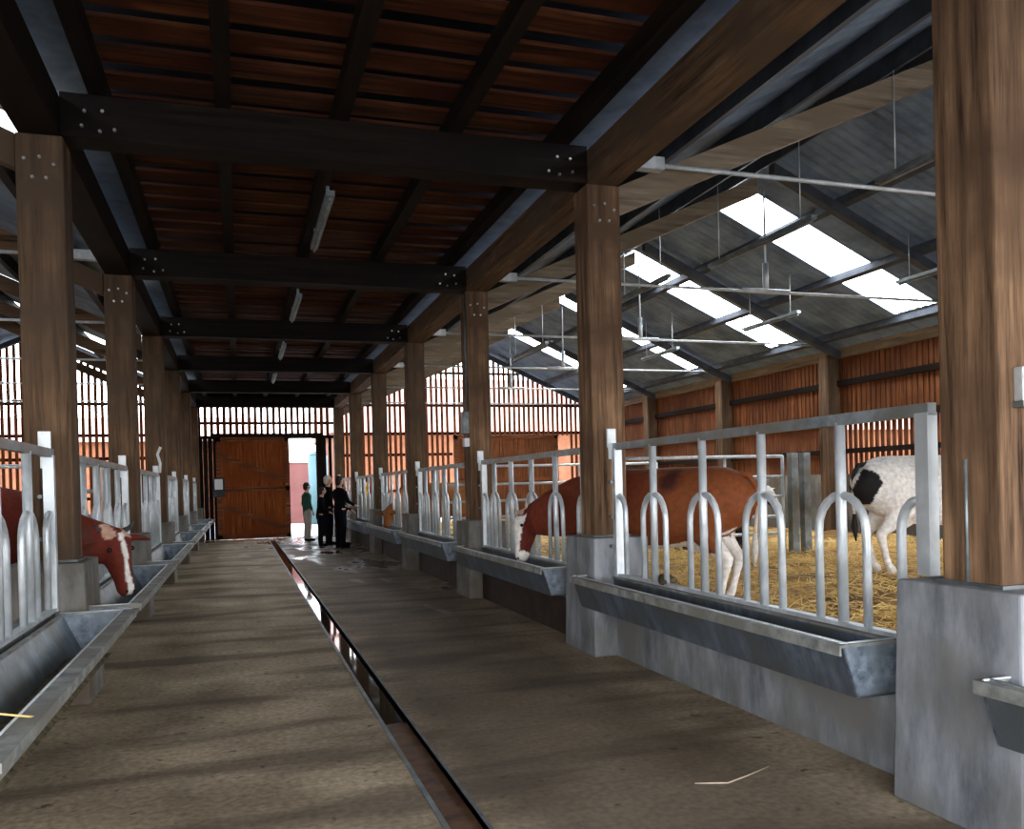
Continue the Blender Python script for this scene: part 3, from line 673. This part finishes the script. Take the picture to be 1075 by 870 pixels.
def make_cow(label, loc, ang, poll, muzzle, coat, neck_mid=None, group='cattle in the pens', horn='horn', scale=1.0, tail='hide', face=None):
    """loc = ground point below the hind legs; ang = heading; poll and muzzle in world space"""
    t = thing('cow', label, 'cow', loc, group, ang)
    ca, sa = math.cos(-ang), math.sin(-ang)
    def loc_of(p):
        x, y, z = p[0]-loc[0], p[1]-loc[1], p[2]-loc[2]; return Vector((x*ca-y*sa, x*sa+y*ca, z))
    k = scale
    m = MB()
    prof = [(-.28, 1.10, .07, .06), (-.25, 1.07, .18, .15), (-.14, 1.02, .27, .23), (.02, .97, .33, .285), (.22, .93, .36, .30), (.5, .90, .39, .33), (.8, .89, .395, .335), (1.08, .91, .38, .31), (1.3, .94, .35, .265), (1.48, .96, .28, .21), (1.6, .97, .18, .14)]
    m.tube([(x*k, 0, z*k) for x, z, a, b in prof], [(b*k, a*k) for x, z, a, b in prof], 24)
    for s in (-1, 1):
        m.tube([(.02*k, s*.13*k, 1.05*k), (.08*k, s*.16*k, .85*k), (.14*k, s*.165*k, .66*k), (.0, s*.15*k, .52*k), (-.09*k, s*.14*k, .43*k), (-.045*k, s*.14*k, .25*k), (-.01*k, s*.14*k, .11*k), (.03*k, s*.14*k, .05*k), (.045*k, s*.14*k, .0)],
               [.15*k, (.14*k, .19*k), (.105*k, .15*k), (.065*k, .085*k), (.05*k, .062*k), .040*k, .043*k, .052*k, .06*k], 14)
        dx = .06*s
        m.tube([(1.32*k, s*.13*k, 1.0*k), (1.33*k+dx*.3, s*.155*k, .78*k), (1.28*k+dx*.5, s*.16*k, .60*k), (1.30*k+dx, s*.15*k, .36*k), (1.29*k+dx, s*.15*k, .12*k), (1.32*k+dx, s*.15*k, .05*k), (1.33*k+dx, s*.15*k, .0)],
               [.13*k, (.11*k, .15*k), .085*k, .055*k, .042*k, .052*k, .06*k], 14)
    P, M = loc_of(poll), loc_of(muzzle); base = Vector((1.36*k, 0, 1.03*k)); chest = Vector((1.42*k, 0, .93*k))
    nm_ = loc_of(neck_mid) if neck_mid else (base+P)*.5+Vector((0, 0, .0))
    hd = (M-P).normalized(); side_ = hd.cross(Vector((0, 0, 1))); 
    if side_.length < .3: side_ = Vector((0, 1, 0)) if abs(hd.y) < .5 else Vector((1, 0, 0))
    if abs(hd.z) > .8:
        nd = (P-base); nd.z = 0; nd.normalize(); side_ = nd.cross(Vector((0, 0, 1)))
    side_.normalize()
    if face:
        fl = Vector((face[0]*ca-face[1]*sa, face[0]*sa+face[1]*ca, 0)); side_ = fl.cross(hd).normalized()
    front = side_.cross(hd).normalized()
    # front = forehead direction, away from the throat
    if face: front = front if front.dot(fl) > 0 else -front
    elif front.dot(P-base) < 0 and abs(hd.z) > .5: front = -front
    elif abs(hd.z) <= .5 and front.z < 0: front = -front
    back = -front
    m.tube([chest*.5+base*.5-Vector((.2*k, 0, .0)), (base*.6+nm_*.4)-Vector((0, 0, .07*k)), nm_-Vector((0, 0, .08*k)), P+back*.11*k+hd*.08, P+hd*.14*k+back*.08], [.32*k, (.165*k, .31*k), (.135*k, .25*k), .15*k, .12*k], 18)
    HL = (M-P).length
    def hp(u, off): return P+hd*HL*u+back*off*k
    # head rings oriented: width along side_, depth along front
    rings = [(-.06, .06, .05, .05), (.02, .095, .085, .06), (.2, .115, .11, .07), (.36, .10, .115, .08), (.55, .078, .10, .08), (.75, .064, .078, .07), (.88, .072, .072, .065), (.98, .062, .058, .065), (1.03, .03, .03, .06)]
    o = len(m.v); n = 18
    for u, wv, dv, off in rings:
        c = hp(u, off); wv *= 1.12; dv *= 1.18
        for q in range(n):
            a = 2*math.pi*q/n; m.v.append(tuple(c + side_*math.cos(a)*wv*k + front*math.sin(a)*dv*k))
    for i in range(len(rings)-1):
        for q in range(n): m.f.append((o+i*n+q, o+i*n+(q+1) % n, o+(i+1)*n+(q+1) % n, o+(i+1)*n+q)); m.sm.append(True)
    m.f.append(tuple(o+q for q in range(n))); m.f.append(tuple(o+(len(rings)-1)*n+q for q in range(n))); m.sm += [True]*2
    for s in (-1, 1):
        e0 = P+side_*s*.09*k+back*.06*k+hd*.04; e1 = e0+side_*s*.15*k+hd*.02; e2 = e0+side_*s*.24*k+hd*.05
        m.tube([e0, e1, e2], [(.035*k, .035*k), (.055*k, .03*k), (.018*k, .014*k)], 10)
    m.ball((.25*k, 0, .56*k), (.14*k, .11*k, .09*k))
    def colour(v):
        hu = (v-P).dot(hd)/HL; fr = (v-P).dot(front)/k+.07; sd = abs((v-P).dot(side_))/k
        near = (v-(P+hd*max(0, min(1, hu))*HL)).length < .26*k and hu > -.15
        return coat(v/k, hu if near else None, fr, sd, noise.noise(v*2.3), noise.noise(v*7))
    body = fuse('body', m, .021, 'hide', t, colour)
    for s in (-1, 1):
        MB().ball(hp(.30, .02)+side_*s*.098*k+front*.02, .02*k, 8, 6).build('eye', 'eye_black', t)
        if horn:
            h0 = P+side_*s*.07*k+back*.03*k; MB().tube([h0, h0+side_*s*.07*k-hd*.03, h0+side_*s*.10*k-hd*.08+front*.03], [.026*k, .02*k, .006*k], 8).build('horn', horn, t)
        MB().ball(hp(.97, .045)+side_*s*.03*k+front*.03*k, .012*k, 6, 5).build('nostril', 'eye_black', t)
    m = MB(); m.tube([(-.12*k, 0, 1.20*k), (-.25*k, 0, 1.19*k), (-.315*k, 0, 1.08*k), (-.325*k, .01, .85*k), (-.30*k, .015, .62*k)], [.035*k, .032*k, .026*k, .02*k, .018*k], 8)
    fuse('tail', m, .01, 'hide', t, lambda v: coat(Vector((-.3, 0, .9)), None, 0, 0, 0, 0) if v.z > .95*k else (.62, .50, .40), 2)
    m = MB(); m.tube([(-.30*k, .015, .66*k), (-.30*k, .02, .52*k), (-.285*k, .02, .36*k)], [.02*k, .04*k, .008*k], 8); m.build('tail_tuft', 'hair_pale' if tail == 'hide' else tail, t)
    return t
BR = (.22, .062, .018); BRD = (.12, .018, .010); WH = (.86, .82, .76); BK = (.014, .012, .012)
def coat_brown(v, hu, fr, sd, n1, n2):
    c = lerp(BR, (.17, .032, .012), max(0, min(1, (v.x-.6)*.9+n1*.9)))
    if v.z < .50+n1*.12 and v.x < 1.7: c = WH
    if v.z < .62 and abs(v.y) < .14 and v.x < 1.5: c = WH
    if v.x < -.02 and v.z < .70+n1*.2 and abs(v.y) > .05: c = lerp(c, WH, .8)
    dd = ((v.x-.42)**2+(v.z-1.16)**2)**.5+n2*.05
    if v.y > 0: c = lerp((.05, .012, .008), c, max(0, min(1, (dd-.06)/.08)))
    if hu is not None:
        c = BRD
        if hu > .82 + n2*.05: c = WH
        if fr > .06 and hu > .1: c = WH
        if -.12 < hu < .07 and fr > .0 and sd < .12: c = (.62, .42, .30)
    return c
def coat_red(v, hu, fr, sd, n1, n2):
    c = BRD
    if hu is not None:
        if fr > .03 and sd < .022+.01*n2 and hu > .05: c = WH
        if hu < .12 and sd > .03 and sd < .12: c = (.62, .38, .28)
        if sd > .2: c = (.10, .03, .02)
    return lerp(c, (.2, .03, .015), .3) if c is BRD else c
def coat_white(v, hu, fr, sd, n1, n2):
    c = WH
    d1 = ((v.x+.25)**2+((v.z-.93)*.75)**2)**.5+n1*.09+n2*.04; d2 = ((v.x+.04)**2+((v.z-.84)*.5)**2)**.5+n1*.05+n2*.06
    if d1 < .15: c = BK
    if hu is not None and sd > .15: c = BK
    return c
def coat_black(v, hu, fr, sd, n1, n2):
    c = lerp(BK, (.05, .05, .055), max(0, n1+.3))
    if hu is not None and fr > .04: c = WH
    return c
def coat_grey(v, hu, fr, sd, n1, n2): return lerp((.035, .045, .045), (.12, .13, .125), max(0, min(1, n1+.5)))
def coat_rust(v, hu, fr, sd, n1, n2): return lerp((.34, .13, .035), (.2, .07, .02), max(0, min(1, n1+.5)))
GZ = .34
make_cow('brown and white cow reaching through the right barrier to eat from the trough', (4.28, 6.93, GZ), math.atan2(.807, -.589), (2.95, 8.94, 1.19), (2.86, 8.84, .68), coat_brown, (3.17, 8.58, 1.25), horn='horn', face=(-1, -.05))
make_cow('white cow with a black rump patch standing in the right pen straw', (7.25, 8.3, GZ), R(-8), (9.5, 7.6, 1.2), (9.75, 7.4, .85), coat_white, scale=1.08, tail='hair_dark')
make_cow('red cow with a pale blaze lowering its head into the second left trough', (-3.05, 7.5, .3), R(7), (-.98, 7.74, 1.20), (-.86, 7.6, .70), coat_red, (-1.30, 7.76, 1.19), horn='horn_dark', face=(.6, -.8))
make_cow('dark red cow with a pale muzzle behind the nearest left barrier', (-3.0, 5.5, .3), R(5), (-1.55, 5.75, 1.42), (-1.38, 5.85, .98), lambda v, hu, fr, sd, a, b: (WH if (hu is not None and hu > .45) else BRD), horn=None, scale=.95)
make_cow('black cow with a white face behind the pen gate', (6.85, 12.4, .3), R(3), (8.50, 12.4, 1.36), (8.66, 12.2, .98), coat_black, horn=None, tail='hair_dark', scale=.88, face=(.4, -.9))
make_cow('dark grey cow standing beyond the brown cow head', (7.4, 13.6, .3), R(170), (5.1, 13.7, 1.3), (4.8, 13.6, .9), coat_grey, horn=None, tail='hair_dark')
make_cow('tan brown cow feeding at the barrier beside the fourth right post', (4.9, 18.6, .3), R(175), (2.98, 17.9, 1.05), (2.9, 17.85, .68), coat_rust, (3.25, 18.1, 1.1), horn=None)

# ------------------------------------------------------------------ people
def make_person(label, loc, ang, h, top, legs, hair, sleeve=None, arm_out=0.0, group=None, lean=0.0, hand_z=None):
    t = thing('person', label, 'person', loc, group, ang); k = h/1.75
    V = lambda x, y, z: (x*k+lean*max(0, z-.9)*k, y*k, z*k)    # local x forward
    m = MB()     # skin body
    m.tube([V(0, 0, .95), V(0, 0, 1.15), V(0, 0, 1.36), V(0, 0, 1.45), V(.01, 0, 1.52), V(.015, 0, 1.6)], [(.15*k, .10*k), (.13*k, .09*k), (.16*k, .10*k), (.09*k, .07*k), .052*k, .05*k], 14)
    m.ball(V(.025, 0, 1.645), (.095*k, .075*k, .115*k), 14, 10); m.ball(V(.06, 0, 1.60), (.055*k, .05*k, .055*k), 10, 8)
    m.tube([V(.11, 0, 1.665), V(.128, 0, 1.63)], [.008*k, .014*k], 8)
    for s in (-1, 1):
        m.ball(V(.02, s*.078, 1.64), (.02*k, .01*k, .03*k), 8, 6)
        m.tube([V(0, s*.09, .98), V(.01, s*.095, .72), V(.02, s*.095, .48), V(0, s*.095, .28), V(-.01, s*.095, .08)], [.085*k, .075*k, .052*k, .05*k, .036*k], 12)
        m.tube([V(-.03, s*.095, .04), V(.08, s*.1, .03), V(.16, s*.1, .02)], [.035*k, .035*k, .022*k], 10)
        el = V(-.02+arm_out*.15, s*.25, 1.13); wr = V(.06+arm_out*.42, s*(.25-.06*arm_out), .9+arm_out*.22)
        m.tube([V(0, s*.16, 1.40), V(-.01, s*.205, 1.34), el, wr], [.055*k, .05*k, .038*k, .026*k], 10)
        wv = Vector(wr); d = (wv-Vector(el)).normalized(); lat = Vector((1, 0, 0)) if abs(d.z) > .7 else Vector((0, 1, 0)); pc = wv+d*.05*k
        m.tube([wv, wv+d*.09*k], [(.022*k, .022*k), (.036*k, .018*k)], 10)
        for f_ in range(4):
            q = wv+d*.085*k+lat*(f_-1.5)*.019*k; ln = (.06, .07, .066, .05)[f_]*k; inn = Vector((0, -s, 0))*.3 if abs(d.z) > .7 else Vector((0, 0, -1))*.3
            m.tube([q, q+d*ln*.55+inn*ln*.2, q+d*ln*.9+inn*ln*.7], [.009*k, .0085*k, .007*k], 6)
        q = wv+d*.03*k+lat*.026*k; m.tube([q, q+lat*.03*k+d*.03*k, q+lat*.035*k+d*.06*k], [.011*k, .01*k, .008*k], 6)
    fuse('body', m, .011, 'skin', t, None, 3, .5)
    m = MB(); m.tube([V(0, 0, .88), V(0, 0, 1.0), V(0, 0, 1.15), V(0, 0, 1.34), V(0, 0, 1.43), V(.01, 0, 1.485)], [(.175*k, .125*k), (.17*k, .12*k), (.155*k, .11*k), (.185*k, .12*k), (.12*k, .09*k), (.065*k, .062*k)], 16)
    for s in (-1, 1):
        el = V(-.02+arm_out*.15, s*.25, 1.13); wr = V(.05+arm_out*.38, s*(.25-.06*arm_out), .93+arm_out*.2)
        m.tube([V(0, s*.13, 1.40), V(-.01, s*.205, 1.345), el, wr], [.07*k, .068*k, .052*k, .04*k], 12)
    fuse('top', m, .014, top, t, None, 4, .5)
    m = MB(); m.tube([V(0, 0, 1.0), V(0, 0, .9), V(0, 0, .82)], [(.165*k, .115*k), (.178*k, .125*k), (.17*k, .115*k)], 14)
    for s in (-1, 1): m.tube([V(0, s*.088, .92), V(.01, s*.095, .72), V(.02, s*.097, .48), V(0, s*.097, .28), V(-.01, s*.097, .07)], [.098*k, .092*k, .072*k, .068*k, .062*k], 12)
    fuse('trousers', m, .014, legs, t, None, 4, .5)
    m = MB(); m.ball(V(-.005, 0, 1.672), (.103*k, .085*k, .105*k), 14, 10); m.ball(V(-.035, 0, 1.62), (.07*k, .08*k, .09*k), 12, 8)
    fuse('hair', m, .012, hair, t, None, 2, .5)
    for s in (-1, 1):
        m = MB(); m.tube([V(-.05, s*.098, .045), V(.06, s*.1, .05), V(.15, s*.102, .035), V(.19, s*.102, .03)], [.046*k, .048*k, .042*k, .022*k], 10); m.build('shoe', 'cloth_black', t)
make_person('child in a dark green top and pale trousers standing in the open doorway', (1.88, 25.6, 0), R(20), 1.70, 'cloth_green', 'cloth_cream', 'hair_dark')
make_person('adult with pale hair in dark clothes standing behind the group at the far right rail', (2.28, 23.4, 0), R(10), 1.86, 'cloth_black', 'cloth_black', 'hair_pale')
make_person('shorter person in black leaning in at the left edge of the dark group', (2.02, 23.0, 0), R(0), 1.55, 'cloth_black', 'cloth_black', 'hair_dark', arm_out=.5, lean=.1)
make_person('tall person in black at the front of the dark group by the far trough', (2.42, 21.9, 0), R(30), 1.82, 'cloth_black', 'cloth_black', 'hair_dark', arm_out=.6)
make_person('person in black with blue jeans closest to the far right trough', (2.6, 22.9, 0), R(-20), 1.62, 'cloth_black', 'cloth_blue', 'hair_dark', arm_out=.4)
make_person('person in a yellow top and rust trousers behind the far right barrier', (3.55, 25.4, .28), R(190), 1.60, 'cloth_yellow', 'cloth_rust', 'hair_dark', arm_out=.6)
make_person('person in an orange yellow jacket behind the far left barrier', (-1.75, 24.6, .28), R(-10), 1.2, 'cloth_yellow', 'cloth_black', 'hair_dark', arm_out=.3)
